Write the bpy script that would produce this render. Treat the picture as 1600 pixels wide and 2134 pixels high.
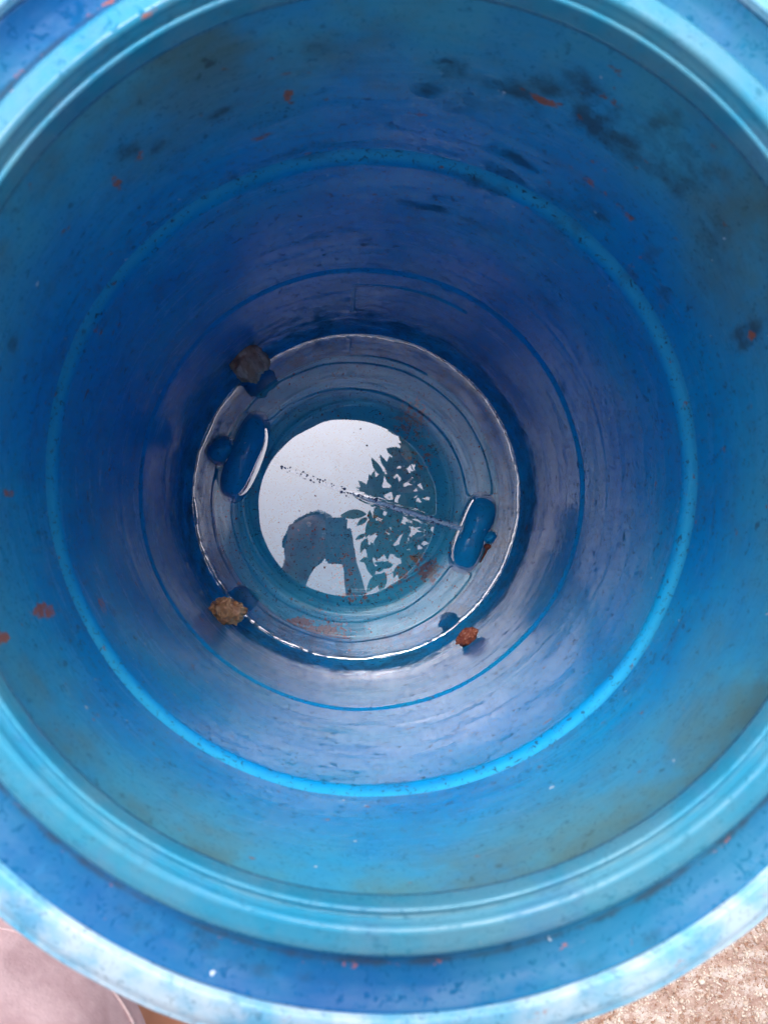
import bpy, bmesh, math, random
import numpy as np
from mathutils import Vector, Matrix, noise

for o in list(bpy.data.objects):
    bpy.data.objects.remove(o)
random.seed(4)
rng = np.random.default_rng(4)
SC = bpy.context.scene
COL = SC.collection
R_ = math.radians

# ------------------------------------------------------------------ dimensions (metres)
RO = 0.254                      # radius of the drum's mouth
U = 0.4064                      # metres per unit of the drum's depth scale
CZ = 1.3555                     # height of the phone's lens above the ground
def zd(d): return CZ - U * d
WZ = zd(3.218)                  # water level
RB = 1.15 * RO                  # inside radius of the body
RW = 1.094 * RO                 # radius of the water's edge

# ------------------------------------------------------------------ camera
cam_d = bpy.data.cameras.new('camera')
cam = bpy.data.objects.new('camera', cam_d)
COL.objects.link(cam)
CAM = Vector((-0.0426, -0.0479, CZ))
fw = Vector((0.0661, 0.01625, -1)).normalized()
zc = -fw
yc = (Vector((0, 1, 0)) - zc * zc.y).normalized()
xc = yc.cross(zc)
cam.matrix_world = Matrix(((xc.x, yc.x, zc.x, CAM.x), (xc.y, yc.y, zc.y, CAM.y), (xc.z, yc.z, zc.z, CAM.z), (0, 0, 0, 1)))
cam_d.sensor_fit = 'HORIZONTAL'
cam_d.sensor_width = 36
cam_d.lens = 36
cam_d.clip_start = 0.01
cam_d.clip_end = 500
cam_d.dof.use_dof = True
cam_d.dof.focus_distance = 1.45
cam_d.dof.aperture_fstop = 36 / 3.2
SC.camera = cam

def ray(px, py):
    return (xc * ((px - 800) / 1600) + yc * (-(py - 1067) / 1600) + fw).normalized()
def on_plane(px, py, z):
    d = ray(px, py); t = (z - CAM.z) / d.z
    return CAM + d * t
def on_wall(px, py, r=RB):
    d = ray(px, py)
    a = d.x**2 + d.y**2; b = CAM.x*d.x + CAM.y*d.y; c = CAM.x**2 + CAM.y**2 - r*r
    t = (-b + math.sqrt(b*b - a*c)) / a
    return CAM + d * t
def above(px, py, z):           # the point at height z whose mirror image in the water is seen at px, py
    p = on_plane(px, py, 2 * WZ - z)
    return Vector((p.x, p.y, z))

# ------------------------------------------------------------------ world and sun
SUN_EL, SUN_AZ = R_(60), R_(-8)
w = bpy.data.worlds.new("World")
SC.world = w
w.use_nodes = True
wt = w.node_tree
bg = wt.nodes['Background']
sky = wt.nodes.new('ShaderNodeTexSky')
sky.sky_type = 'NISHITA'
sky.sun_disc = False
sky.sun_elevation = SUN_EL
sky.sun_rotation = SUN_AZ
sky.air_density = 1.0
sky.dust_density = 6.0
sky.ozone_density = 1.0
hs = wt.nodes.new('ShaderNodeHueSaturation')
hs.inputs['Saturation'].default_value = 0.28       # a white hazy overcast
hs.inputs['Value'].default_value = 1.0
wt.links.new(sky.outputs[0], hs.inputs['Color'])
tint = wt.nodes.new('ShaderNodeMix'); tint.data_type = 'RGBA'; tint.blend_type = 'MULTIPLY'
tint.inputs[0].default_value = 1
tint.inputs[7].default_value = (0.99, 0.985, 1.07, 1)
wt.links.new(hs.outputs[0], tint.inputs[6])
wt.links.new(tint.outputs[2], bg.inputs['Color'])
bg.inputs['Strength'].default_value = 0.14

sun_d = bpy.data.lights.new('sun', 'SUN')
sun_d.energy = 0.65
sun_d.angle = R_(20)
sun_d.color = (1.0, 0.95, 0.88)
sun = bpy.data.objects.new('sun', sun_d)
COL.objects.link(sun)
sdir = Vector((math.sin(SUN_AZ) * math.cos(SUN_EL), math.cos(SUN_AZ) * math.cos(SUN_EL), math.sin(SUN_EL)))
sun.rotation_euler = sdir.to_track_quat('Z', 'Y').to_euler()
sun.location = sdir * 20

SC.view_settings.view_transform = 'Standard'
SC.view_settings.look = 'None'
SC.view_settings.gamma = 1
SC.view_settings.exposure = 1.38
SC.render.engine = 'CYCLES'
SC.cycles.use_denoising = True
SC.cycles.max_bounces = 14
SC.cycles.diffuse_bounces = 8
SC.cycles.glossy_bounces = 6
SC.cycles.transparent_max_bounces = 12

# ------------------------------------------------------------------ helpers
def tag(o, label=None, cat=None, group=None, kind=None):
    if label: o['label'] = label
    if cat: o['category'] = cat
    if group: o['group'] = group
    if kind: o['kind'] = kind
    return o

def obj(name, me, mat=None, parent=None, smooth=True):
    o = bpy.data.objects.new(name, me)
    COL.objects.link(o)
    if mat is not None and len(me.materials) == 0: me.materials.append(mat)
    if smooth and len(me.polygons):
        me.polygons.foreach_set('use_smooth', [True] * len(me.polygons))
    if parent: o.parent = parent
    return o

def empty(name, loc=(0, 0, 0)):
    o = bpy.data.objects.new(name, None)
    COL.objects.link(o); o.location = loc
    return o

def np_mesh(name, verts, quads):
    me = bpy.data.meshes.new(name)
    verts = np.asarray(verts, dtype=np.float32).reshape(-1, 3)
    quads = np.asarray(quads, dtype=np.int32).reshape(-1, 4)
    me.vertices.add(len(verts)); me.vertices.foreach_set('co', verts.ravel())
    me.loops.add(quads.size); me.loops.foreach_set('vertex_index', quads.ravel())
    me.polygons.add(len(quads))
    me.polygons.foreach_set('loop_start', np.arange(0, quads.size, 4, dtype=np.int32))
    me.polygons.foreach_set('loop_total', np.full(len(quads), 4, dtype=np.int32))
    me.update(calc_edges=True)
    me.validate()
    return me

def lathe(name, prof, n=720, closed=False, wob=None):
    """profile of (r, z) turned about the axis; outside of the solid on the right hand of the profile's walk"""
    p = np.array(prof, dtype=float)
    m = len(p)
    th = np.linspace(0, 2 * math.pi, n, endpoint=False)
    r = np.repeat(p[:, 0][:, None], n, 1); z = np.repeat(p[:, 1][:, None], n, 1)
    T = np.repeat(th[None, :], m, 0)
    if wob is not None:
        dr, dz = wob(T, z); r = r + dr; z = z + dz
    v = np.stack([r * np.cos(T), r * np.sin(T), z], -1).reshape(-1, 3)
    rows = m if closed else m - 1
    i = np.arange(rows)[:, None]; j = np.arange(n)[None, :]
    i2 = (i + 1) % m; j2 = (j + 1) % n
    q = np.stack([i * n + j, i * n + j2 + 0 * i, i2 * n + j2, i2 * n + j + 0 * j], -1).reshape(-1, 4)
    return np_mesh(name, v, q)

def resample(pts, step):
    out = [pts[0]]
    for a, b in zip(pts[:-1], pts[1:]):
        L = math.dist(a, b); k = max(1, int(math.ceil(L / step)))
        for s in range(1, k + 1):
            t = s / k; out.append((a[0] + (b[0] - a[0]) * t, a[1] + (b[1] - a[1]) * t))
    return out

def arc(cx, cz, r, a0, a1, k=8, rz=None):
    rz = r if rz is None else rz
    return [(cx + r * math.cos(R_(a0 + (a1 - a0) * i / k)), cz + rz * math.sin(R_(a0 + (a1 - a0) * i / k))) for i in range(k + 1)]

def pebbles(name, mats, subdiv=1):
    b = bmesh.new(); bmesh.ops.create_icosphere(b, subdivisions=subdiv, radius=1)
    b.verts.ensure_lookup_table()
    v = np.array([tuple(x.co) + (1.0,) for x in b.verts]); f = np.array([[x.index for x in y.verts] for y in b.faces]); b.free()
    M = np.array([np.array(m) for m in mats])
    V = np.einsum('kij,vj->kvi', M, v)[:, :, :3].reshape(-1, 3)
    F = (f[None] + (np.arange(len(mats)) * len(v))[:, None, None]).reshape(-1, 3)
    me = bpy.data.meshes.new(name); me.from_pydata(V.tolist(), [], F.tolist()); return me

def from_bm(name, bm):
    me = bpy.data.meshes.new(name); bm.to_mesh(me); bm.free(); return me

def tube_bm(bm, pts, rad, n=8):
    rings = []
    for i, p in enumerate(pts):
        a = pts[max(0, i - 1)]; b = pts[min(len(pts) - 1, i + 1)]
        t = (Vector(b) - Vector(a)).normalized()
        u = t.orthogonal().normalized(); v = t.cross(u)
        if i and rings:
            pass
        r = rad[i] if hasattr(rad, '__len__') else rad
        rings.append([bm.verts.new(Vector(p) + (u * math.cos(2 * math.pi * k / n) + v * math.sin(2 * math.pi * k / n)) * r) for k in range(n)])
    for A, B in zip(rings[:-1], rings[1:]):
        # keep the rings from twisting against each other
        s = min(range(n), key=lambda q: (A[0].co - B[q].co).length)
        B[:] = B[s:] + B[:s]
        for k in range(n):
            try: bm.faces.new((A[k], A[(k + 1) % n], B[(k + 1) % n], B[k]))
            except ValueError: pass
    for ring in (rings[0], rings[-1]):
        try: bm.faces.new(ring)
        except ValueError: pass
    return bm

# ------------------------------------------------------------------ materials
class NT:
    def __init__(s, name):
        s.m = bpy.data.materials.new(name); s.m.use_nodes = True
        s.t = s.m.node_tree; s.b = s.t.nodes.get('Principled BSDF'); s.out = s.t.nodes.get('Material Output')
        s.tc = s.t.nodes.new('ShaderNodeTexCoord')
    def L(s, a, b): s.t.links.new(a, b)
    def val(s, x, sock):
        if isinstance(x, (int, float)): sock.default_value = x
        elif isinstance(x, tuple): sock.default_value = x if len(x) == 4 else (*x, 1)
        else: s.L(x, sock)
    def noise(s, scale, stretch=(1, 1, 1), detail=4, rough=0.55, off=(0, 0, 0), dist=0.0):
        mp = s.t.nodes.new('ShaderNodeMapping'); mp.inputs['Scale'].default_value = stretch; mp.inputs['Location'].default_value = off
        s.L(s.tc.outputs['Object'], mp.inputs['Vector'])
        n = s.t.nodes.new('ShaderNodeTexNoise'); n.inputs['Scale'].default_value = scale
        n.inputs['Detail'].default_value = detail; n.inputs['Roughness'].default_value = rough; n.inputs['Distortion'].default_value = dist
        s.L(mp.outputs[0], n.inputs['Vector'])
        return n.outputs['Fac']
    def ramp(s, x, a, b, lo=0.0, hi=1.0):
        r = s.t.nodes.new('ShaderNodeMapRange'); r.interpolation_type = 'SMOOTHSTEP'
        s.L(x, r.inputs['Value'])
        for k, v in (('From Min', a), ('From Max', b), ('To Min', lo), ('To Max', hi)): r.inputs[k].default_value = v
        return r.outputs[0]
    def math(s, op, a, b=0.0, clamp=False):
        n = s.t.nodes.new('ShaderNodeMath'); n.operation = op; n.use_clamp = clamp
        s.val(a, n.inputs[0]); s.val(b, n.inputs[1]); return n.outputs[0]
    def mix(s, f, a, b, mode='MIX'):
        n = s.t.nodes.new('ShaderNodeMix'); n.data_type = 'RGBA'; n.blend_type = mode
        s.val(f, n.inputs[0]); s.val(a, n.inputs[6]); s.val(b, n.inputs[7]); return n.outputs[2]
    def attr(s, name):
        n = s.t.nodes.new('ShaderNodeAttribute'); n.attribute_name = name
        sp = s.t.nodes.new('ShaderNodeSeparateColor'); s.L(n.outputs['Color'], sp.inputs[0]); return [*sp.outputs, n.outputs['Alpha']]
    def bump(s, h, strength=0.3, dist=0.002):
        n = s.t.nodes.new('ShaderNodeBump'); n.inputs['Strength'].default_value = strength; n.inputs['Distance'].default_value = dist
        s.L(h, n.inputs['Height']); s.L(n.outputs[0], s.b.inputs['Normal'])
    def set(s, **k):
        for a, v in k.items(): s.val(v, s.b.inputs[a.replace('_', ' ')])
        return s.m

BLUE = (0.002, 0.235, 0.56)
BLUE2 = (0.005, 0.285, 0.56)

def plastic(name, base=BLUE, base2=BLUE2, rough=(0.10, 0.21), marks=False, dust=0.0, dust_col=(0.42, 0.5, 0.55), spec=0.28, fleck=1.0, rvar=0.09):
    n = NT(name)
    big = n.noise(7, detail=5)
    streak = n.noise(1, (7, 7, 75), detail=7, rough=0.7, dist=0.8)
    fine = n.noise(1, (150, 150, 14), detail=4, off=(3, 1, 2))
    c = n.mix(n.ramp(big, 0.35, 0.68), base, base2)
    c = n.mix(n.ramp(streak, 0.56, 0.75, 0, 0.16), c, (0.05, 0.28, 0.52))
    smud = n.noise(19, (1, 1, 1.6), detail=8, rough=0.68, off=(8, 8, 1))
    c = n.mix(n.ramp(smud, 0.50, 0.68, 0, 0.40), c, (0.030, 0.135, 0.30))
    drip = n.noise(1, (52, 52, 5), detail=5, rough=0.6, off=(2, 5, 5))
    c = n.mix(n.ramp(drip, 0.55, 0.70, 0, 0.20), c, (0.02, 0.20, 0.42))
    if dust:
        d1 = n.noise(26, detail=8, rough=0.62, off=(1, 7, 3))
        c = n.mix(n.ramp(d1, 0.36, 0.66, 0.12 * dust, dust), c, dust_col)
    if marks:
        at = n.attr('marks')
        c = n.mix(n.math('MULTIPLY', at[3], n.ramp(n.noise(40, detail=6, off=(7, 7, 7)), 0.3, 0.6, 0.65, 0.9)), c, (0.030, 0.36, 0.60))   # hoop rubbed pale, and painted lighter for light on its upturned face
        blot = n.noise(34, (1, 1, 1.3), detail=8, rough=0.68, off=(5, 2, 9))
        blot2 = n.noise(120, (1, 1, 1.0), detail=8, rough=0.7, off=(3, 3, 7))
        soft = n.noise(11, detail=7, rough=0.6, off=(2, 8, 1))
        algae = n.math('MULTIPLY', at[2], n.ramp(soft, 0.28, 0.66, 0.45, 1.0))
        c = n.mix(n.math('MULTIPLY', algae, 0.80), c, (0.085, 0.375, 0.445))
        alg2 = n.math('MULTIPLY', at[2], n.ramp(n.noise(6, detail=7, rough=0.65, off=(4, 4, 2)), 0.44, 0.66))
        c = n.mix(n.math('MULTIPLY', alg2, 0.88), c, (0.10, 0.185, 0.175))
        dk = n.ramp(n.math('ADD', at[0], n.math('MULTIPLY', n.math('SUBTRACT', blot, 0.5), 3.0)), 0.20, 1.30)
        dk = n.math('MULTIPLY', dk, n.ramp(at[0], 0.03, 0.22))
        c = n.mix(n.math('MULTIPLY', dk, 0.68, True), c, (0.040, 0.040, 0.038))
        ru = n.ramp(n.math('ADD', at[1], n.math('MULTIPLY', n.math('SUBTRACT', blot2, 0.5), 3.0)), 0.45, 0.85)
        ru = n.math('MULTIPLY', ru, n.ramp(at[1], 0.03, 0.25, 0, 0.85))
        c = n.mix(ru, c, (0.40, 0.105, 0.04))
    matt = 0.0
    if marks: matt = n.math('MAXIMUM', dk, ru)
    if fleck:
        fl = n.noise(75, detail=3, rough=0.5, off=(9, 4, 2))
        c = n.mix(n.ramp(fl, 0.65, 0.76, 0, 0.6 * fleck), c, (0.03, 0.035, 0.045))
        fr = n.noise(46, (1, 1, 1.6), detail=4, rough=0.6, off=(6, 3, 8))
        c = n.mix(n.ramp(fr, 0.685, 0.72, 0, 0.75 * fleck), c, (0.22, 0.075, 0.045))
        scr = n.noise(1, (170, 170, 230), detail=3, off=(4, 4, 4), dist=1.6)
        sf = n.ramp(scr, 0.595, 0.65, 0, 0.85 * fleck)
        if marks: sf = n.math('MULTIPLY', sf, n.math('SUBTRACT', 1.0, n.math('MULTIPLY', at[2], 0.75)))
        c = n.mix(sf, c, (0.02, 0.03, 0.05))
        matt = n.math('MAXIMUM', n.math('MAXIMUM', n.ramp(scr, 0.575, 0.64), n.ramp(fl, 0.64, 0.72)), matt)
        wh = n.noise(95, detail=2, off=(1, 1, 6))
        c = n.mix(n.ramp(wh, 0.755, 0.775, 0, 0.8), c, (0.5, 0.6, 0.68))
    n.val(c, n.b.inputs['Base Color'])
    rr = n.math('ADD', n.ramp(streak, 0.42, 0.66, rough[0], rough[1]), n.ramp(big, 0.45, 0.72, 0, rvar))
    if marks:
        rr = n.math('ADD', rr, n.math('MULTIPLY', at[2], 0.22))
        rr = n.math('ADD', rr, n.math('MULTIPLY', matt, 0.5))
        spn = n.noise(1, (8, 8, 46), detail=9, rough=0.74, off=(15, 5, 5), dist=0.5)
        rr = n.math('ADD', rr, n.ramp(spn, 0.36, 0.53, 0.18, 0.0))
    n.val(rr, n.b.inputs['Roughness'])
    sp_ = n.noise(1, (9, 9, 58), detail=8, rough=0.72, off=(5, 5, 5), dist=0.5)
    n.val(n.math('MULTIPLY', n.ramp(sp_, 0.36, 0.62, spec * 0.35, spec * 1.5), n.math('SUBTRACT', 1.0, n.math('MULTIPLY', matt, 0.85))), n.b.inputs['Specular IOR Level'])
    h = n.math('ADD', n.math('MULTIPLY', streak, 0.5), n.math('MULTIPLY', fine, 0.25))
    h = n.math('ADD', h, n.math('MULTIPLY', big, 1.2))
    n.bump(h, 0.075, 0.004)
    return n.m

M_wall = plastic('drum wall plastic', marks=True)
M_rim = plastic('weathered rim plastic', base=(0.010, 0.215, 0.36), base2=(0.030, 0.225, 0.33), rough=(0.17, 0.30), dust=0.32, dust_col=(0.17, 0.27, 0.30), marks=True, fleck=0.3)
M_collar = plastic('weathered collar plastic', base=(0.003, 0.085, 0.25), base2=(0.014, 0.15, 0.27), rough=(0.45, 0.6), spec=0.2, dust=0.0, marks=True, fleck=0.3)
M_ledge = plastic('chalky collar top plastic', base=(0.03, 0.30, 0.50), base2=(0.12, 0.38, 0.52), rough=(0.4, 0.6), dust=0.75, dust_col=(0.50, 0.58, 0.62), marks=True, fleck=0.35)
M_bottom = plastic('drum bottom plastic', base=(0.03, 0.42, 0.62), base2=(0.05, 0.46, 0.62), marks=True, fleck=1.0, dust=0.14, dust_col=(0.17, 0.24, 0.24))
M_boss = plastic('smooth moulded plastic', base=(0.003, 0.27, 0.56), base2=(0.006, 0.30, 0.56), rough=(0.14, 0.26), fleck=0.6, dust=0.22, dust_col=(0.05, 0.16, 0.26))

# water: a still mirror over the clear depth
n = NT('still water')
n.t.nodes.remove(n.b)
gl = n.t.nodes.new('ShaderNodeBsdfGlossy'); gl.inputs['Roughness'].default_value = 0.0
gl.inputs['Color'].default_value = (1, 1, 1, 1)
tr = n.t.nodes.new('ShaderNodeBsdfTransparent'); tr.inputs['Color'].default_value = (0.93, 0.98, 0.99, 1)
lw = n.t.nodes.new('ShaderNodeLayerWeight'); lw.inputs['Blend'].default_value = 0.5
fac = n.math('ADD', n.math('MULTIPLY', n.math('POWER', lw.outputs['Facing'], 4.0), 0.55), 0.19, True)
mx = n.t.nodes.new('ShaderNodeMixShader')
n.L(fac, mx.inputs[0]); n.L(tr.outputs[0], mx.inputs[1]); n.L(gl.outputs[0], mx.inputs[2])
n.L(mx.outputs[0], n.out.inputs['Surface'])
M_water = n.m

def simple(name, c1, c2, scale=20, rough=0.6, bump=0.0, bd=0.003, stretch=(1, 1, 1), a=0.35, b=0.68):
    n = NT(name)
    f = n.noise(scale, stretch, detail=6)
    n.val(n.mix(n.ramp(f, a, b), c1, c2), n.b.inputs['Base Color'])
    n.b.inputs['Roughness'].default_value = rough
    if bump: n.bump(f, bump, bd)
    return n.m

# ------------------------------------------------------------------ ground
n = NT('patchy bare earth')
g1 = n.noise(3.2, detail=8, rough=0.6)
g2 = n.noise(60, detail=6, rough=0.7, off=(2, 2, 0))
g3 = n.noise(30, (1, 1.3, 1), detail=9, rough=0.72, off=(7, 1, 0), dist=0.2)
c = n.mix(n.ramp(g2, 0.3, 0.7), (0.37, 0.22, 0.165), (0.55, 0.40, 0.31))
c = n.mix(n.ramp(g3, 0.46, 0.62, 0, 0.75), c, (0.74, 0.67, 0.59))  # paler patches scattered over the earth
c = n.mix(n.ramp(n.noise(120, detail=3), 0.62, 0.70, 0, 0.6), c, (0.22, 0.12, 0.08))
n.val(c, n.b.inputs['Base Color']); n.b.inputs['Roughness'].default_value = 0.9
n.bump(n.math('ADD', n.math('MULTIPLY', g2, 0.5), g3), 0.6, 0.01)
M_ground = n.m
bm = bmesh.new()
NG = 40
ext = [-60, -20, -6, -3] + [-1.6 + 3.2 * i / 60 for i in range(61)] + [3, 6, 20, 60]
vs = [[bm.verts.new((x, y, 0.006 * noise.noise(Vector((x * 7, y * 7, 0))) - 0.006 if abs(x) < 2 and abs(y) < 2 else -0.006)) for y in ext] for x in ext]
for i in range(len(ext) - 1):
    for j in range(len(ext) - 1):
        bm.faces.new((vs[i][j], vs[i + 1][j], vs[i + 1][j + 1], vs[i][j + 1]))
ground = obj('ground', from_bm('ground', bm), M_ground)
tag(ground, 'reddish brown earth with pale patches', kind='structure')

# ------------------------------------------------------------------ the drum
drum = empty('plastic_drum', (0, 0, 0))
tag(drum, 'open blue plastic drum, stained inside, holding shallow water', 'drum')

def marks_attr(me, fn):
    k = len(me.vertices)
    co = np.empty(k * 3, dtype=np.float32); me.vertices.foreach_get('co', co); co = co.reshape(-1, 3)
    r_ = fn(co); col = np.zeros((k, 4), dtype=np.float32); col[:, :r_.shape[1]] = r_
    a = me.color_attributes.new('marks', 'FLOAT_COLOR', 'POINT')
    a.data.foreach_set('color', np.clip(col, 0, 1).ravel())

# stains: where on the wall (found from the photograph), half widths across and down, strength
DARK = [(940,145,32,26,1),(1075,188,70,18,1),(1140,178,50,26,.9),(1205,180,60,36,.8),(1210,240,26,34,1),(1242,262,20,30,1),(1275,245,26,26,.9),
 (1395,245,40,30,.7),(1290,300,60,36,.8),(1340,270,50,40,.6),(1400,340,90,60,.7),(1480,380,50,40,.5),(895,185,34,22,.9),(268,312,34,16,1),(325,300,24,12,.6),
 (452,232,38,9,.9),(640,338,70,8,.8),(560,355,60,7,.7),(1075,330,70,12,.9),(1060,365,50,12,.9),(880,425,60,8,1),(1000,470,70,8,.7),(1000,385,70,9,.7),
 (1550,690,18,60,.9),(1535,720,16,40,.8),(1380,620,22,40,.6),(1170,420,80,14,.6),(1240,440,50,12,.7),(1320,560,20,60,.7),(30,722,22,18,.9),
 (90,1145,8,22,.7),(660,100,60,16,.5),(720,130,30,20,.5),(700,480,60,10,.5),(760,500,20,14,.7),(1130,640,40,30,.4),(1500,560,60,60,.4),(1470,480,60,40,.5),
 (235,1270,20,6,.7),(1330,900,18,20,.3),(1040,1808,5,5,1),(205,600,8,14,.8),(1180,480,60,30,.4),(1000,230,120,30,.35),(1100,250,80,30,.35)]
RUST = [(1130,208,36,7,1),(1160,212,20,6,.7),(240,378,7,18,.9),(600,195,6,14,1),(545,283,28,4,.7),(950,238,50,5,.4),(870,238,40,5,.5),(1240,385,60,6,.5),
 (95,1272,16,24,.9),(5,1330,10,26,.9),(205,690,6,16,.6),(20,1028,6,14,.8),(1240,340,50,5,.4),(215,1262,22,8,.7),(1320,545,5,30,.6),(1560,700,8,10,.9),
 (290,320,16,10,.5),(900,215,30,5,.4),(1300,440,40,6,.6),(770,240,30,5,.4),(640,318,14,5,.5),(740,325,40,4,.6),(180,940,8,20,.4),(60,1280,20,30,.3),(200,1490,14,16,.4)]
def blob_list(lst):
    out = []
    for px, py, a, b, s in lst:
        p = on_wall(px, py)
        c = Vector((px - 750, py - 1010)); rr = c.length; c.normalize(); tg = Vector((-c.y, c.x))
        q = on_wall(px + c.x * b, py + c.y * b); t = on_wall(px + tg.x * a, py + tg.y * a)
        out.append((math.atan2(p.y, p.x), p.z, max(0.004, (t.xy - p.xy).length), max(0.004, abs(q.z - p.z)), s))
    return out
BD, BR = blob_list(DARK), blob_list(RUST)

def wall_marks(co):
    th = np.arctan2(co[:, 1], co[:, 0]); z = co[:, 2]
    out = np.zeros((len(co), 3), dtype=np.float32)
    for ch, lst in ((0, BD), (1, BR)):
        for t0, z0, a, b, s in lst:
            dt = (th - t0 + math.pi) % (2 * math.pi) - math.pi
            d2 = (dt * RB / a) ** 2 + ((z - z0) / b) ** 2
            out[:, ch] = np.maximum(out[:, ch], s * np.exp(-np.maximum(0, d2 - 0.3)))
    zt = zd(1.15)
    out[:, 2] = np.clip((z - zd(1.60)) / (zd(1.26) - zd(1.60)), 0, 1) ** 1.1      # grime towards the mouth
    # grime settled just above the rolling hoop
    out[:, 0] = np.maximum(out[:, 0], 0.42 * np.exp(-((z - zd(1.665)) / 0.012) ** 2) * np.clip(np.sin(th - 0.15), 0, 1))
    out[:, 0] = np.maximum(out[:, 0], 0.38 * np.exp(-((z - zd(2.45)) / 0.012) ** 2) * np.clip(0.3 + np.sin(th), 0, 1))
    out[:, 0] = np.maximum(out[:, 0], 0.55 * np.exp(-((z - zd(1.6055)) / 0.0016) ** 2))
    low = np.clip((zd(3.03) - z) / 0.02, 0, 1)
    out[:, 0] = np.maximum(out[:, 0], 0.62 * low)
    deep_shade = np.clip((zd(2.60) - z) / (zd(2.60) - zd(3.00)), 0, 1) * np.clip(0.42 + 0.55 * np.sin(th - 0.25), 0, 1)    # shade painted on the deep wall, strongest on the far side
    out[:, 0] = np.maximum(out[:, 0], 0.55 * deep_shade)
    rr = np.hypot(co[:, 0], co[:, 1])
    hoop_pale = np.clip((rr - RB - 0.0005) / 0.004, 0, 1) * (np.abs(z - zd(1.731)) < 0.03) * (rr < RB + 0.0145)  # hoop mask: rubbed tone plus painted light on its ledge
    return np.concatenate([out, hoop_pale[:, None].astype(np.float32)], 1)

prof = [(RO + 0.005, zd(1.046)), (RO + 0.0022, zd(1.0535))]
prof += [(RO + 0.005, zd(1.058)), (RO + 0.022, zd(1.075)), (RB - 0.006, zd(1.10)), (RB, zd(1.13))]
def groove(d0, d1, depth, k=14, sharp=0.5):
    pts = []
    for i in range(k + 1):
        t = i / k
        f = math.sin(math.pi / 2 * t / 0.25) ** 0.8 if t < 0.25 else math.cos(math.pi / 2 * (t - 0.25) / 0.75) ** sharp
        pts.append((RB + depth * max(0.0, f) if 0 < t < 1 else RB, zd(d0 + (d1 - d0) * t)))
    return pts
wl = [(RB, zd(1.13)), (RB, zd(1.600)), (RB, zd(1.6035)), (RB, zd(1.6055)), (RB, zd(1.6075)), (RB, zd(1.611))]
wl += [(RB, zd(1.68)), (RB, zd(1.6895))] + groove(1.690, 1.773, 0.0125, 34, 2.0) + [(RB, zd(1.81))]
wl += [(RB, zd(2.262)), (RB - 0.0002, zd(2.272)), (RB - 0.0002, zd(2.285)), (RB, zd(2.30))]
wl += [(RB, zd(2.46)), (RB, zd(2.4752))] + groove(2.476, 2.526, 0.0045, 16, 1.5) + [(RB, zd(2.54))]
wl += [(RB, zd(3.045)), (RB - 0.001, zd(3.068))]
# corner curve down to the bottom
zc0, zc1 = zd(3.068), WZ - 0.020
rb1 = RW - 0.016
fil = []
for i in range(1, 25):
    a = i / 24 * math.pi / 2
    fil.append((rb1 + (RB - 0.001 - rb1) * math.cos(a) ** 0.8, zc0 + (zc1 - zc0) * math.sin(a) ** 1.0))
# shift the curve so that it crosses the water line at RW
rs = np.interp(WZ, [p[1] for p in fil][::-1], [p[0] for p in fil][::-1])
kf = (RB - 0.001 - RW) / (RB - 0.001 - rs)
fil = [(RB - 0.001 - (RB - 0.001 - r) * kf, z) for r, z in fil]
rb1 = fil[-1][0]
inner = resample(prof, 0.004) + resample(wl, 0.0032)[1:] + fil
# outside skin, walked back up
to = 0.005
outer = [(rb1, 0.004), (RB - 0.012, 0.004), (RB + to, 0.02), (RB + to, zd(1.84)), (RB + to + 0.014, zd(1.80)), (RB + to + 0.014, zd(1.70)), (RB + to, zd(1.66)),
         (RB + to, zd(1.14)), (RB + to - 0.004, zd(1.115)), (RO + 0.012, zd(1.085))]
def wob(T, z):
    return (0.0009 * np.sin(2 * T + 1.0) + 0.0005 * np.sin(5 * T + z * 9) + 0.0003 * np.sin(11 * T + z * 23), 0 * z)
me = lathe('shell', (inner + outer)[::-1], 720, wob=wob)
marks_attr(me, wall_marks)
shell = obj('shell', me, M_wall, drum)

def ring_marks(pix, zz, k=0.0):
    def fn(co):
        out = np.zeros((len(co), 3), dtype=np.float32)
        for px, py, a, b, s, ch in pix:
            p = on_plane(px, py, zz); sc = (CZ - zz) / 1600
            d = p.xy; rr = d.length; th0 = math.atan2(d.y, d.x)
            th = np.arctan2(co[:, 1], co[:, 0]); r = np.hypot(co[:, 0], co[:, 1])
            dt = (th - th0 + math.pi) % (2 * math.pi) - math.pi
            d2 = (dt * rr / (a * sc)) ** 2 + ((r - rr) / (b * sc)) ** 2
            out[:, ch] = np.maximum(out[:, ch], s * np.exp(-np.maximum(0, d2 - 0.3)))
        if k:
            r = np.hypot(co[:, 0], co[:, 1])
            out[:, 0] = np.maximum(out[:, 0], k * np.exp(-((r - 0.2898) / 0.0024) ** 2))
            out[:, 1] = np.maximum(out[:, 1], 0.36 * k * np.exp(-((r - 0.2912) / 0.0016) ** 2))
        return out
    return fn
# rim: neck wall, its rounded edge, a small gutter and the rolled bead
rp = [(RO + 0.0016, zd(1.0545)), (RO + 0.0004, zd(1.0535)), (RO - 0.0004, zd(1.043)), (RO, zd(1.0175))]
rp += [(RO + 0.0018 - 0.0018 * math.cos(R_(a)), zd(1.017) + 0.0018 * math.sin(R_(a))) for a in range(10, 100, 10)]
rp += [(RO + 0.0026, zd(1.0135)), (RO + 0.0034, zd(1.0185)), (RO + 0.0042, zd(1.0215)), (RO + 0.0062, zd(1.0215))]
rp += arc(RO + 0.0105, zd(1.0065), 0.0034, 180, 60, 8)
rp += [(RO + 0.0165, zd(1.0010)), (RO + 0.021, zd(1.0040)), (RO + 0.0245, zd(1.010)), (RO + 0.0266, zd(1.019)), (RO + 0.027, zd(1.03)), (RO + 0.026, zd(1.075))]
rp += [(RO + 0.012, zd(1.075))]
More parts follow.
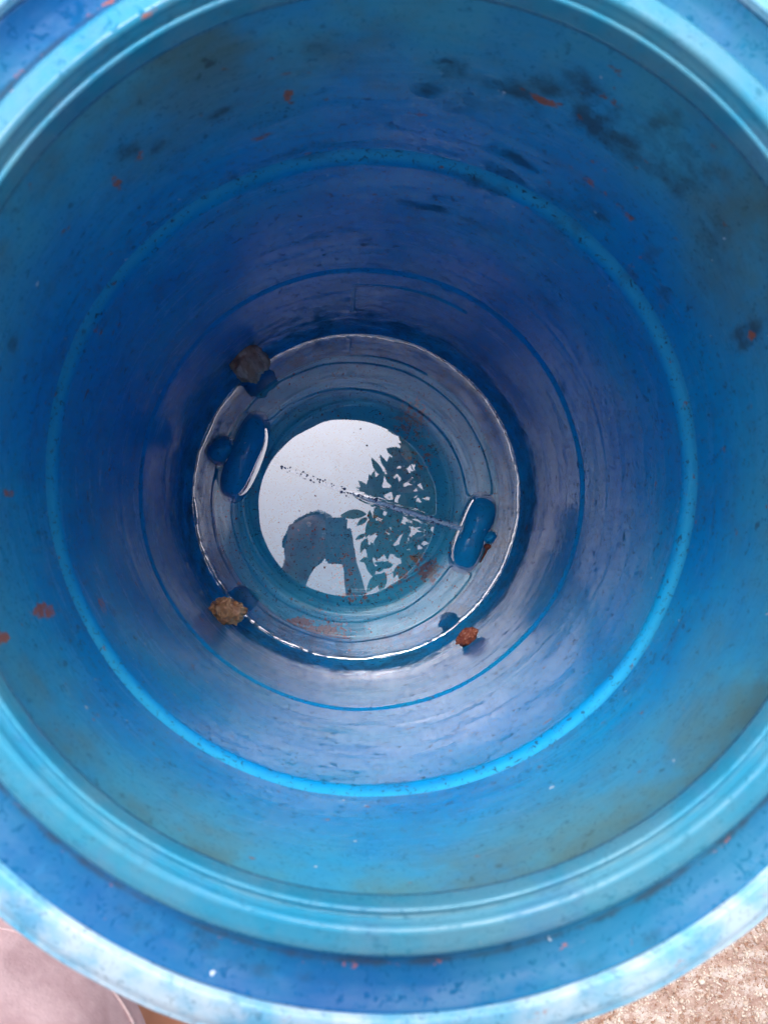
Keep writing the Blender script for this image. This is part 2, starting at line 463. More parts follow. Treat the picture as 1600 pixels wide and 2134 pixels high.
me = lathe('rim', rp, 720, closed=True, wob=lambda T, z: (0.0007 * np.sin(2 * T + 1.0) + 0.0003 * np.sin(5 * T), 0.0010 * np.sin(2 * T + 0.4) + 0.0006 * np.sin(7 * T) * (z > zd(1.03))))
me.flip_normals()
marks_attr(me, ring_marks([(15,185,20,14,.8,1),(65,120,16,10,.5,1),(315,48,30,4,.5,1),(1385,110,30,6,.3,1),(1400,150,20,6,.3,1),(1060,60,60,10,.2,0),(300,60,200,12,.25,0)], zd(1.02)))
rim = obj('rim', me, M_rim, drum)
# collar: gutter floor and the upstanding inside of the outer ring
zg, zt = zd(1.050), zd(1.020)
RC = 1.229 * RO
cp = [(RO + 0.0262, zg + 0.004), (RO + 0.0275, zg + 0.0012), (RO + 0.030, zg), (RO + 0.040, zg + 0.0003), (RO + 0.048, zg + 0.0022), (RC - 0.005, zg + 0.0050), (RC - 0.0018, zg + 0.0075), (RC, zt - 0.0035)]
cp = resample(cp, 0.0022)
me = lathe('collar', cp + [(RC + 0.006, zt - 0.004), (RC + 0.006, zg - 0.006), (RO + 0.0262, zg - 0.006)], 720, closed=True)
me.flip_normals()
marks_attr(me, ring_marks([(425,1975,8,4,.6,1),(628,2006,6,6,.7,1),(250,1900,200,16,.45,0),(560,2020,220,14,.4,0),(1250,1990,200,16,.4,0),(1535,1860,26,18,.5,1),(425,1960,60,12,.5,0),(1180,1970,60,5,.6,1),(760,2014,60,5,.5,1)], zg, 0.9))
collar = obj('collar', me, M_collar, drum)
lp = [(RC, zt - 0.0042), (RC + 0.0006, zt - 0.001)] + arc(RC + 0.003, zt - 0.001, 0.0024, 180, 70, 6) + resample([(RC + 0.006, zt + 0.0010), (RC + 0.016, zt - 0.002), (1.327 * RO - 0.003, zt - 0.006)], 0.003) + arc(1.327 * RO - 0.0018, zt - 0.008, 0.0018, 80, 0, 5) + [(1.327 * RO, zt - 0.04), (1.327 * RO - 0.005, zt - 0.04), (1.327 * RO - 0.006, zt - 0.012), (RC + 0.0062, zt - 0.006)]
me = lathe('collar_top', lp, 720, closed=True, wob=lambda T, z: (0.0006 * np.sin(3 * T), 0.0005 * np.sin(9 * T) + 0.0003 * np.sin(31 * T)))
me.flip_normals()
marks_attr(me, ring_marks([(1415,2010,18,12,.6,1),(1120,2115,30,14,.6,1),(75,1907,8,8,.6,0)], zt))
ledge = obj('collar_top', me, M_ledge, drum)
# under side joining the collar to the body (seen from outside)
up = [(RB + to - 0.002, zd(1.20)), (RC + 0.004, zd(1.13)), (RC + 0.004, zg - 0.008), (RB - 0.004, zg - 0.008)]
skirt = obj('collar_skirt', lathe('collar_skirt', up, 180, closed=True), M_collar, drum)

# bottom with moulded rings
ZB = WZ - 0.022
bp = [(rb1 + 0.001, zc1 + 0.0012)]
for r in np.linspace(rb1 - 0.002, 0.004, 150):
    z = ZB + 0.004 * (1 - (r / rb1) ** 2)
    for rc, hgt, wd in ((0.205, 0.0030, 0.004), (0.190, -0.0025, 0.003), (0.165, 0.0022, 0.003)):
        z += hgt * math.exp(-((r - rc) / wd) ** 2)
    bp.append((r, z))
me = lathe('bottom', bp, 540)
me.flip_normals()
def bottom_marks(co):
    out = np.zeros((len(co), 3), dtype=np.float32)
    S = [(625,1298,34,12,1,1),(660,1315,60,14,1,1),(690,1330,40,14,.9,1),(700,1300,30,20,.6,1),(600,1300,8,6,.9,1),(650,1332,30,7,.8,1),(740,1245,40,16,.5,1),(660,1265,60,30,.3,1),
         (890,1190,30,26,.9,1),(868,1165,20,16,.8,1),(830,1210,40,40,.5,1),(720,1190,40,50,.45,1),(860,880,40,50,.7,1),(880,950,40,40,.5,1),(800,1110,80,70,.35,1),(640,1130,80,60,.25,1),
         (760,1000,200,190,.12,0),(640,860,60,20,.4,0),(850,860,30,30,.6,0)]
    for px, py, a, b, s, ch in S:
        p = on_plane(px, py, ZB); sc = (CZ - ZB) / 1600
        d2 = ((co[:, 0] - p.x) / (a * sc)) ** 2 + ((co[:, 1] - p.y) / (b * sc)) ** 2
        out[:, ch] = np.maximum(out[:, ch], s * np.exp(-np.maximum(0, d2 - 0.3)))
    return out
marks_attr(me, bottom_marks)
bottom = obj('bottom', me, M_bottom, drum)

# moulded bosses that stand out of the water
def superq(name, c, ax, a, b, zb, top, pu=3.0, pv=2.4, waist=0.0, nu=64, nv=40):
    u = Vector((math.sin(ax), math.cos(ax), 0)); v = Vector((u.y, -u.x, 0))
    vs, q = [], []
    for i in range(nv + 1):
        ph = math.pi / 2 * i / nv
        rr = math.cos(ph) ** (2 / pv); hh = math.sin(ph) ** (2 / pv)
        for j in range(nu):
            t = 2 * math.pi * j / nu
            cu = math.copysign(abs(math.cos(t)) ** (2 / pu), math.cos(t)); sv = math.copysign(abs(math.sin(t)) ** (2 / pu), math.sin(t))
            k = 1 - waist * math.exp(-(cu * a * rr / 0.014) ** 2)
            bend = 0.10 * b * math.sin(cu * 2.5)
            p = c + u * (cu * a * rr) + v * (sv * b * rr * k + bend)
            vs.append((p.x, p.y, zb + (top - zb) * hh * (1 - waist * 0.5 * math.exp(-(cu * a * rr / 0.014) ** 2))))
    for i in range(nv):
        for j in range(nu):
            q.append((i * nu + j, i * nu + (j + 1) % nu, (i + 1) * nu + (j + 1) % nu, (i + 1) * nu + j))
    return np_mesh(name, vs, q)
def wp(px, py): return on_plane(px, py, WZ)
c1, c2 = wp(508, 950), wp(988, 1110)
A1, A2 = R_(17), R_(17)
BOSS = [(c1, A1, 0.078, 0.031), (c2, A2, 0.066, 0.0315)]
b1 = obj('bung_pocket', superq('bung_pocket', c1, A1, 0.0830, 0.0290, ZB - 0.004, WZ + 0.019, 2.8, 2.0), M_boss, drum)
b2 = obj('bung_pocket', superq('bung_pocket', c2, A2, 0.0740, 0.0290, ZB - 0.004, WZ + 0.019, 3.2, 2.2, 0.16), M_boss, drum)
pb = wp(461, 938)
plug = obj('plug', superq('plug', pb, 0.3, 0.0265, 0.0245, ZB - 0.004, WZ + 0.016, 2.0, 2.0), M_boss, b1)
pn = wp(1021, 1120)
nub = obj('plug', superq('plug', pn, 0.2, 0.016, 0.014, ZB - 0.004, WZ + 0.009, 2.2, 2.2), M_boss, b2)
# pinch-off seam across the bottom
n = NT('chalky seam plastic')
f = n.noise(260, detail=5)
n.val(n.mix(n.ramp(f, 0.35, 0.65), (0.25, 0.48, 0.62), (0.66, 0.74, 0.80)), n.b.inputs['Base Color']); n.b.inputs['Roughness'].default_value = 0.25
n.bump(f, 0.8, 0.002); M_seam = n.m
s0, s1 = wp(560, 962), wp(962, 1102)
bm = bmesh.new()
pts, rad = [], []
for i in range(121):
    t = i / 120
    p = s0.lerp(s1, t); p = Vector((p.x, p.y, 0))
    dv = (s1 - s0).normalized(); sd = Vector((-dv.y, dv.x, 0))
    r = 0.0042 + 0.0012 * noise.noise(Vector((t * 60, 0, 3)))
    p += sd * (0.0015 * noise.noise(Vector((t * 22, 5, 0))) - 0.008 * math.sin(math.pi * t) * 0.5)
    ztop = WZ - 0.0022 + 0.0052 * min(1, max(0, (t - 0.42) * 6)) + 0.0014 * noise.noise(Vector((t * 75, 9, 0)))
    p.z = ztop - r
    pts.append(p); rad.append(r)
tube_bm(bm, pts, rad, 10)
seam = obj('seam', from_bm('seam', bm), M_seam, drum)
# embossed frame high on the wall between the thin groove and the water
def wall_strip(bm, th0, z0, th1, z1, wd, proud=0.0018, k=24):
    ring = []
    for i in range(k + 1):
        t = i / k; th = th0 + (th1 - th0) * t; z = z0 + (z1 - z0) * t
        horiz = abs(th1 - th0) * RB > abs(z1 - z0)
        row = []
        for s, d in ((-1, -0.001), (-0.55, proud), (0.55, proud), (1, -0.001)):
            zz = z + (s * wd if horiz else 0); tt = th + (0 if horiz else s * wd / RB); r = RB - d
            row.append(bm.verts.new((r * math.cos(tt), r * math.sin(tt), zz)))
        ring.append(row)
    for a, b in zip(ring[:-1], ring[1:]):
        for j in range(3): bm.faces.new((a[j], b[j], b[j + 1], a[j + 1]))
def tz(px, py): p = on_wall(px, py); return math.atan2(p.y, p.x), p.z
(ta, za), (tb, zb_), (tc_, zc_) = tz(738, 592), tz(990, 625), tz(738, 648)
bm = bmesh.new()
wall_strip(bm, ta + 0.01, za, tb, za, 0.009, k=40)
bmesh.ops.recalc_face_normals(bm, faces=bm.faces)
obj('embossed_line', from_bm('embossed_line', bm), M_boss, drum)
bm = bmesh.new()
wall_strip(bm, ta, za - 0.0115, ta, zc_, 0.0055, k=12)
bmesh.ops.recalc_face_normals(bm, faces=bm.faces)
obj('embossed_line', from_bm('embossed_line', bm), M_boss, drum)

# ------------------------------------------------------------------ water with its meniscus
nth, CAPL = 960, 0.0027
rr_ = np.concatenate([np.linspace(0.003, RW - 0.016, 330), RW - 0.016 + 0.0175 * (1 - np.linspace(1, 0, 44)[1:] ** 1.35)])
th_ = np.linspace(0, 2 * math.pi, nth, endpoint=False)
RR, TT = np.meshgrid(rr_, th_, indexing='ij')
X, Y = RR * np.cos(TT), RR * np.sin(TT)
kn = rng.random(220); kn = np.concatenate([kn, kn[:1]])
kn2 = rng.random(48); kn2 = np.concatenate([kn2, kn2[:1]])
h0 = 0.0004 + 0.0008 * np.interp(TT / (2 * math.pi) * 220, np.arange(221), kn) + 0.0013 * np.interp(TT / (2 * math.pi) * 48, np.arange(49), kn2)
edge = RW + 0.0008 * np.sin(6 * TT + .5) * np.sin(17 * TT) - RR
H = h0 * np.exp(-np.maximum(edge, 0) / CAPL)
def se_dist(c, ax, a, b, p):
    u = (math.sin(ax), math.cos(ax)); v = (u[1], -u[0])
    du = (X - c.x) * u[0] + (Y - c.y) * u[1]; dv = (X - c.x) * v[0] + (Y - c.y) * v[1]
    dv = dv - 0.10 * b * np.sin(np.clip(du / a, -1, 1) * 2.5)
    f = (np.abs(du / a) ** p + np.abs(dv / b) ** p) ** (1 / p)
    e = 1e-9
    gu = np.abs(du / a) ** (p - 1) / a; gv = np.abs(dv / b) ** (p - 1) / b
    g = f ** (1 - p) * np.hypot(gu, gv) + e
    return (f - 1) / g
zf = (WZ - (ZB - 0.004))
def shrink(top, pv): return (1 - min(1, zf / (zf + top)) ** pv) ** (1 / pv)
k1, k2, kp = shrink(0.019, 2.0), shrink(0.019, 2.2), shrink(0.016, 2.0)
for c, ax, a, b, p in ((c1, A1, 0.0830 * k1, 0.0290 * k1, 2.8), (c2, A2, 0.0740 * k2, 0.0290 * k2, 3.2), (pb, 0.3, 0.0265 * kp, 0.0245 * kp, 2.0)):
    d = se_dist(c, ax, a, b, p)
    H = np.maximum(H, 0.00065 * np.exp(-np.maximum(d, 0) / (CAPL * 1.1)))
# the seam dimples the surface
dv = (s1 - s0); Ls = dv.xy.length; du = np.array((dv.x, dv.y)) / Ls
ss = ((X - s0.x) * du[0] + (Y - s0.y) * du[1]) / Ls
nn = -(X - s0.x) * du[1] + (Y - s0.y) * du[0] + 0.004 * np.sin(math.pi * np.clip(ss, 0, 1))
ins = np.clip((ss - 0.40) * 8, 0, 1) * np.clip((1.02 - ss) * 20, 0, 1)
H = np.maximum(H, ins * 0.0007 * np.exp(-np.abs(nn) / 0.0028))
H += 0.000012 * np.sin(X * 70 + Y * 40) * np.sin(Y * 90 - X * 25)
V = np.stack([X, Y, WZ + H], -1).reshape(-1, 3)
m = len(rr_)
i = np.arange(m - 1)[:, None]; j = np.arange(nth)[None, :]; j2 = (j + 1) % nth
q = np.stack([i * nth + j, (i + 1) * nth + j, (i + 1) * nth + j2, i * nth + j2], -1).reshape(-1, 4)
V = np.concatenate([V, [[0, 0, WZ]]])
me = np_mesh('water', V, q)
bm = bmesh.new(); bm.from_mesh(me); bm.verts.ensure_lookup_table()
cv = bm.verts[m * nth]
for jj in range(nth): bm.faces.new((bm.verts[jj], bm.verts[(jj + 1) % nth], cv))
bm.to_mesh(me); bm.free()
water = obj('water', me, M_water)
tag(water, 'still shallow water mirroring pale sky, leaves and a leaning person', kind='structure')

# bubbles and grit caught along the seam
n = NT('bubble film')
n.set(Roughness=0.05, Base_Color=(0.08, 0.13, 0.24)); n.b.inputs['Coat Weight'].default_value = 0.6
M_bub = n.m
ml = []
for kx in range(150):
    t = random.random() ** 0.8 * 0.93 + 0.03
    p = s0.lerp(s1, t)
    sd = Vector((-du[1], du[0], 0))
    p += sd * (random.gauss(0, 0.0028 if t > 0.42 else 0.0034) - 0.004 * math.sin(math.pi * t))
    r = random.uniform(0.0006, 0.0016) * (1.8 if random.random() < 0.12 else 1)
    ml.append(Matrix.Translation((p.x, p.y, WZ + r * 0.1 + (0.0009 if t > 0.45 else 0))) @ Matrix.Scale(r, 4))
bub = obj('bubbles', pebbles('bubbles', ml, 2), M_bub)
tag(bub, 'line of tiny bubbles crossing the water over the seam', 'bubbles', kind='stuff')

# red grit settled in the water
ml = []
for kx in range(210):
    if kx < 120:
        px, py = random.gauss(800, 110), random.gauss(1150, 75)
    else:
        a = random.uniform(0, 6.28); rr2 = 320 * math.sqrt(random.random()); px, py = 745 + rr2 * math.cos(a), 1040 + rr2 * math.sin(a)
    p = wp(px, py)
    if p.xy.length > RW - 0.03: continue
    z = ZB + 0.005 if random.random() < 0.6 else WZ + 0.0003
    r = random.uniform(0.0006, 0.0018)
    ml.append(Matrix.Translation((p.x, p.y, z)) @ Matrix.Rotation(random.random() * 3, 4, 'Z') @ Matrix.Diagonal((1.4 * r, 0.9 * r, 0.5 * r, 1)))
M_grit = simple('rust red grit', (0.28, 0.06, 0.03), (0.16, 0.05, 0.03), 200, 0.7)
gr = obj('grit', pebbles('grit', ml), M_grit)
tag(gr, 'rust red specks of grit scattered in the shallow water', 'grit', kind='stuff')

# ------------------------------------------------------------------ shrivelled brown lumps at the water's edge
def lump(name, px, py, sx, sy, sz, rot, seed, mat, ridge, z=0.012):
    bm = bmesh.new()
    bmesh.ops.create_icosphere(bm, subdivisions=5, radius=1)
    for v in bm.verts:
        d = v.co.normalized()
        f = 1 + 0.22 * noise.noise(d * 1.6 + Vector((seed, 0, 0))) + 0.10 * noise.noise(d * 3.7 + Vector((0, seed, 0)))
        wv = d.x * 5 + 2.2 * noise.noise(d * 1.8 + Vector((0, 0, seed)))
        f += ridge * (abs(math.sin(wv * 1.9)) ** 0.6 - 0.6)
        f += 0.05 * noise.noise(d * 9 + Vector((seed, seed, 0))) - ridge * 0.9 * (0.5 - abs(noise.noise(d * 3.1 + Vector((seed * 2, 1, 0)))))
        v.co = Vector((d.x * sx, d.y * sy, d.z * sz)) * f
    p = on_wall(px, py, RB - z)
    o = obj(name, from_bm(name, bm), mat)
    o.location = p; o.rotation_euler = (0.2, -0.15, rot)
    return o
def husk(name, c1, c2, rough):
    n = NT(name)
    f = n.noise(70, (1, 0.35, 1), detail=7, rough=0.65); g = n.noise(28, detail=3, off=(4, 0, 0))
    c = n.mix(n.ramp(f, 0.38, 0.64), c1, c2); c = n.mix(n.ramp(g, 0.5, 0.7, 0, 0.5), c, tuple(x * 0.45 for x in c1))
    n.val(c, n.b.inputs['Base Color']); n.b.inputs['Roughness'].default_value = rough; n.bump(f, 0.7, 0.004)
    return n.m
l1 = lump('dried_fruit', 519, 759, 0.030, 0.0275, 0.020, 0.5, 1.3, husk('dull husk', (0.40, 0.18, 0.12), (0.66, 0.40, 0.30), 0.5), 0.13, 0.020)
tag(l1, 'largest shrivelled dull brown fruit floating by the upper left water edge', 'dried fruit', 'shrivelled fruits at the water edge')
l2 = lump('dried_fruit', 474, 1273, 0.028, 0.021, 0.017, -0.15, 4.7, husk('golden husk', (0.46, 0.19, 0.08), (0.72, 0.40, 0.19), 0.3), 0.20, 0.018)
tag(l2, 'golden brown glossy crumpled fruit at the lower left water edge', 'dried fruit', 'shrivelled fruits at the water edge')
l3 = lump('dried_fruit', 973, 1327, 0.0185, 0.0125, 0.011, 0.75, 8.1, husk('reddish husk', (0.24, 0.05, 0.024), (0.40, 0.115, 0.05), 0.4), 0.12, 0.011)
tag(l3, 'smallest reddish brown fruit resting at the lower right water edge', 'dried fruit', 'shrivelled fruits at the water edge')
# scum of small flecks left along the water's edge
ml = []
for kx in range(150):
    a = random.gauss(random.choice((0.55, 0.8, 1.1, 4.4, 3.6, 5.6)), 0.22); r = RW - random.uniform(-0.004, 0.004)
    s_ = random.uniform(0.0005, 0.0015)
    ml.append(Matrix.Translation((r * math.cos(a), r * math.sin(a), WZ + 0.001)) @ Matrix.Rotation(a, 4, 'Z') @ Matrix.Diagonal((0.7 * s_, 1.8 * s_, 0.5 * s_, 1)))
sc_ = obj('scum', pebbles('scum', ml), simple('pale scum', (0.5, 0.52, 0.5), (0.25, 0.2, 0.16), 90, 0.8))
tag(sc_, 'pale flecks of scum along the edge of the water', 'scum', kind='stuff')
# loose grit and pebbles on the earth
ml = []
g0 = on_plane(1480, 2090, 0)
for kx in range(5200):
    x, y = g0.x + random.uniform(-0.30, 0.16), g0.y + random.uniform(-0.12, 0.22)
    s_ = random.uniform(0.0012, 0.0038) * (1.9 if random.random() < 0.05 else 1)
    M = Matrix.Translation((x, y, 0.006 * noise.noise(Vector((x * 7, y * 7, 0))) - 0.006 + s_ * 0.25)) @ Matrix.Rotation(random.random() * 6, 4, 'Z') @ Matrix.Diagonal((s_, s_ * random.uniform(.5, .9), s_ * random.uniform(.35, .7), 1))
    ml.append(M)
gv = obj('gravel', pebbles('gravel', ml), simple('pale grit', (0.34, 0.19, 0.12), (0.74, 0.64, 0.52), 60, 0.95))
tag(gv, 'pale grit and crumbs lying on the reddish earth', 'gravel', kind='stuff')
# the twig sticking to the right hand boss
bm = bmesh.new()
a, b = on_plane(1016, 1139, WZ + 0.006), on_plane(1000, 1172, WZ + 0.004)
tube_bm(bm, [a, a.lerp(b, .5) + Vector((0.001, 0, 0.001)), b], [0.0030, 0.0018, 0.0012], 7)
bmesh.ops.create_icosphere(bm, subdivisions=2, radius=0.0062, matrix=Matrix.Translation(a) @ Matrix.Diagonal((1, .8, .7, 1)))
tw = obj('twig', from_bm('twig', bm), M_grit)
tag(tw, 'tiny red tipped twig lying against the right hand plastic bulge', 'twig')

# ------------------------------------------------------------------ the person leaning over the drum
M_skin = simple('brown skin', (0.10, 0.048, 0.030), (0.14, 0.066, 0.040), 14, 0.8)
M_hair = simple('black hair', (0.012, 0.010, 0.010), (0.03, 0.025, 0.022), 60, 0.45)
n = NT('pale pink cotton')
f = n.noise(22, detail=5, rough=0.55); g = n.noise(420, (1, 1, 1), detail=2)
c = n.mix(n.ramp(f, 0.35, 0.68), (0.44, 0.285, 0.295), (0.60, 0.42, 0.43))
n.val(c, n.b.inputs['Base Color']); n.b.inputs['Roughness'].default_value = 0.9
n.bump(n.math('ADD', f, n.math('MULTIPLY', g, 0.15)), 0.35, 0.01)
M_cloth = n.m

def skin_mesh(name, chains, levels=2):
    """chains: lists of (point, radius); the first point of a chain is welded to an existing joint when equal"""
    verts, radii, edges, idx = [], [], [], {}
    for ch in chains:
        prev = None
        for p, r in ch:
            key = tuple(round(x, 4) for x in p)
            if key not in idx:
                idx[key] = len(verts); verts.append(p); radii.append(r)
            k = idx[key]
            if prev is not None and k != prev: edges.append((prev, k))
            prev = k
    me = bpy.data.meshes.new(name); me.from_pydata(verts, edges, [])
    o = bpy.data.objects.new(name, me); COL.objects.link(o)
    md = o.modifiers.new('skin', 'SKIN'); md.use_smooth_shade = True
    for v, r in zip(me.skin_vertices[0].data, radii):
        v.radius = (r, r) if not isinstance(r, tuple) else r
        v.use_root = False
    me.skin_vertices[0].data[0].use_root = True
    sb = o.modifiers.new('sub', 'SUBSURF'); sb.levels = levels; sb.render_levels = levels
    dg = bpy.context.evaluated_depsgraph_get(); dg.update()
    res = bpy.data.meshes.new_from_object(o.evaluated_get(dg)); res.name = name
    bpy.data.objects.remove(o)
    return res

PX, PY = CAM.x + 0.0115, CAM.y - 0.056                 # middle of the phone
PZ = CZ + 0.004
hips = (-0.395, -0.565, 0.90)
head = Vector((-0.132, -0.108, 1.555))
person = empty('person', (-0.40, -0.62, 0.0))
tag(person, 'person in pale pink shirt leaning over the drum holding a phone', 'person')
fdir = Vector((0.62, 0.78, 0)).normalized(); sdirn = Vector((fdir.y, -fdir.x, 0))
def P(base, f=0.0, s=0.0, z=0.0):
    b = Vector(base) + fdir * f + sdirn * s; return (b.x, b.y, b.z + z)
waist = P(hips, 0.06, 0, 0.17); chest = P(hips, 0.215, -0.02, 0.38); neck0 = P(hips, 0.325, -0.02, 0.52)
neck1 = tuple(Vector(neck0).lerp(head, 0.5))
hd0 = tuple(head + Vector((-0.012, -0.025, -0.01))); hd1 = tuple(head + fdir * 0.055 + Vector((0, 0, 0.005)))
chains = [[(hips, (0.135, 0.10)), (waist, (0.125, 0.095)), (chest, (0.15, 0.105)), (neck0, 0.062), (neck1, 0.052), (hd0, 0.078), (hd1, 0.068)]]
for s in (-1, 1):
    hip = P(hips, 0.01, 0.085 * s, -0.06); kn = P(hips, 0.10 + 0.0 * s, 0.105 * s, -0.42); an = (kn[0] - 0.05, kn[1] - 0.10, 0.085)
    chains.append([(hips, 0.13), (hip, 0.088), (kn, 0.058), (tuple(Vector(kn).lerp(an, .35) + Vector((-.005, -.012, 0))), 0.054), (an, 0.036), (tuple(Vector(an) + fdir * 0.06 + Vector((0, 0, -.045))), 0.034), (tuple(Vector(an) + fdir * 0.17 + Vector((0, 0, -.063))), 0.022)])
# right arm to the phone
shR = P(chest, 0.02, 0.185, 0.075); elR = (0.045, -0.335, 1.235); wrR = (0.012, -0.176, 1.365); pmR = (PX + 0.030, PY - 0.035, PZ + 0.026)
chains.append([(chest, 0.15), (shR, 0.058), (tuple(Vector(shR).lerp(elR, .5)), 0.045), (elR, 0.038), (tuple(Vector(elR).lerp(wrR, .4)), 0.038), (wrR, 0.026), (pmR, 0.030)])
# fingers over the long edge of the phone, thumb along the other
for kf_, (oy, ln) in enumerate(((0.034, 0.9), (0.012, 1.0), (-0.010, 0.95), (-0.032, 0.8))):
    base = (PX + 0.012, PY + oy * 0.9 - 0.012, PZ + 0.030)
    k1_ = (PX - 0.016, PY + oy, PZ + 0.031)
    k2_ = (PX - 0.041 * ln, PY + oy + 0.003, PZ + 0.022)
    k3_ = (PX - 0.045, PY + oy + 0.005, PZ + 0.007)
    chains.append([(pmR, 0.028), (base, 0.0115), (k1_, 0.0095), (k2_, 0.0085), (k3_, 0.0072)])
chains.append([(pmR, 0.028), (tuple(Vector(pmR) + Vector((0.016, 0.022, -0.004))), 0.013), (PX + 0.047, PY + 0.018, PZ + 0.016), ] and [(pmR, 0.028), (tuple(Vector(pmR) + Vector((0.016, 0.022, -0.004))), 0.013), ((PX + 0.047, PY + 0.020, PZ + 0.014), 0.010), ((PX + 0.043, PY + 0.046, PZ + 0.012), 0.0085)])
# left arm to the collar, unseen, posed to block sky from the wall
shL = P(chest, 0.03, -0.19, 0.07); elL = (-0.475, -0.090, 1.155); wrL = (-0.395, -0.010, 1.010); hL = (-0.352, 0.010, 0.975)
chains.append([(chest, 0.15), (shL, 0.058), (tuple(Vector(shL).lerp(elL, .5)), 0.045), (elL, 0.038), (wrL, 0.026), (hL, 0.030)])
for kf_ in range(4):            # fingers laid over the drum's collar
    o_ = (1.5 - kf_) * 0.019; ln = (0.92, 1.0, 0.95, 0.8)[kf_]
    b_ = Vector(hL) + Vector((0.034, o_, -0.004)); e_ = b_ + Vector((0.030 * ln, o_ * 0.15, -0.002)); g_ = e_ + Vector((0.016 * ln, o_ * 0.1, -0.016))
    chains.append([(hL, 0.028), (tuple(b_), 0.0100), (tuple(e_), 0.0088), (tuple(g_), 0.0075)])
b_ = Vector(hL) + Vector((0.004, -0.036, -0.006)); e_ = b_ + Vector((0.026, -0.022, -0.006))
chains.append([(hL, 0.028), (tuple(b_), 0.012), (tuple(e_), 0.0085)])
body = obj('body', skin_mesh('body', chains), M_skin, None)
body.parent = person; body.matrix_parent_inverse = Matrix.Translation(person.location).inverted()
TRO = []
for ch in chains[1:3]:
    TRO.append([(p, r * 1.22 if not isinstance(r, tuple) else r) for p, r in ch[:5]])
    TRO[-1][0] = (TRO[-1][0][0], 0.14); TRO[-1][-1] = (TRO[-1][-1][0], 0.062)
def own(name, me, mat, par=person):
    o = obj(name, me, mat, None); o.parent = par
    if par is person: o.matrix_parent_inverse = Matrix.Translation(person.location).inverted()
    return o
own('trousers', skin_mesh('trousers', TRO), simple('rust brown cloth', (0.52, 0.22, 0.12), (0.62, 0.29, 0.17), 9, 0.9))
# head shape with face, looking down and forward at the phone
look = (fdir * 0.45 + Vector((0, 0, -0.89))).normalized()
upv = (fdir * 0.89 + Vector((0, 0, 0.45))).normalized()
rgt = look.cross(upv).normalized()
def hpos(r, u, l): return head + rgt * r + upv * u + look * l
bm = bmesh.new()
bmesh.ops.create_icosphere(bm, subdivisions=5, radius=1)
for v in bm.verts:
    d = v.co.copy()
    r, u, l = d.x * 0.076, d.y * 0.112, d.z * 0.096
    if u < 0 and l > -0.02: r *= 1 - 0.30 * (u / -0.112) ** 1.5                        # jaw
    if l > 0:
        nz = math.exp(-((r / 0.012) ** 2 + ((u + 0.012) / 0.022) ** 2)); l += 0.022 * nz     # nose
        for sg in (-1, 1): l -= 0.010 * math.exp(-(((r - sg * 0.032) / 0.016) ** 2 + ((u - 0.012) / 0.012) ** 2))  # sockets
        l += 0.006 * math.exp(-((r / 0.05) ** 2 + ((u - 0.032) / 0.010) ** 2))
        l += 0.005 * math.exp(-((r / 0.022) ** 2 + ((u + 0.050) / 0.006) ** 2)) + 0.006 * math.exp(-((r / 0.022) ** 2 + ((u + 0.062) / 0.007) ** 2))
        l -= 0.004 * math.exp(-((r / 0.026) ** 2 + ((u + 0.056) / 0.003) ** 2))
    for sg in (-1, 1):                                                                     # ears
        e = math.exp(-(((u - 0.0) / 0.026) ** 2 + ((l + 0.006) / 0.014) ** 2)) if sg * r > 0.04 else 0
        r += sg * 0.017 * e
    v.co = hpos(r, u, l)
own('head', from_bm('head', bm), M_skin, body)
M_eye = simple('eye', (0.02, 0.015, 0.012), (0.7, 0.68, 0.65), 60, 0.2)
for sg in (-1, 1):
    bm = bmesh.new()
    bmesh.ops.create_icosphere(bm, subdivisions=3, radius=0.0115, matrix=Matrix.Translation(hpos(sg * 0.031, 0.012, 0.081)))
    own('eye', from_bm('eye', bm), M_eye, body)
bm = bmesh.new()
bmesh.ops.create_icosphere(bm, subdivisions=6, radius=1)
dele = []
for v in bm.verts:
    d = v.co.copy()
    rough = 1.0 + 0.05 * noise.noise(d * 6) + 0.07 * noise.noise(d * 17)
    v.co = hpos(d.x * 0.087 * rough, d.y * 0.122 * rough + 0.006, d.z * 0.107 * rough - 0.008)
    if d.z > 0.25 and d.y < 0.62 + 0.08 * noise.noise(d * 14): dele.append(v)
    elif d.y < -0.55: dele.append(v)
    elif d.y < 0.1 and d.z > -0.05: dele.append(v)
bmesh.ops.delete(bm, geom=dele, context='VERTS')
own('hair', from_bm('hair', bm), M_hair)
# long pale pink shirt: rings round the trunk down to a stitched hem
hem_c = Vector((-0.342, -0.530, 0.66))
rings = [(Vector(hem_c), 0.146, 0.142, 0.0), (hem_c + Vector((0, 0, 0.012)), 0.146, 0.142, .2), (hem_c + Vector((0, 0, 0.024)), 0.1455, 0.1415, .4), (hem_c + Vector((-.002, -.004, 0.10)), 0.146, 0.140, 1),
         (Vector(hips) + Vector((0, 0, 0.0)), 0.165, 0.135, 1), (Vector(waist), 0.158, 0.125, 1), (Vector(chest) + Vector((0, 0, -0.06)), 0.178, 0.128, 1), (Vector(chest) + fdir * 0.03 + Vector((0, 0, 0.03)), 0.182, 0.118, .8),
         (Vector(neck0) + Vector((0, 0, -0.065)) - fdir * 0.02, 0.125, 0.085, .6), (Vector(neck0) + Vector((0, 0, -0.02)), 0.078, 0.070, .3)]
vs, q = [], []
NS = 96
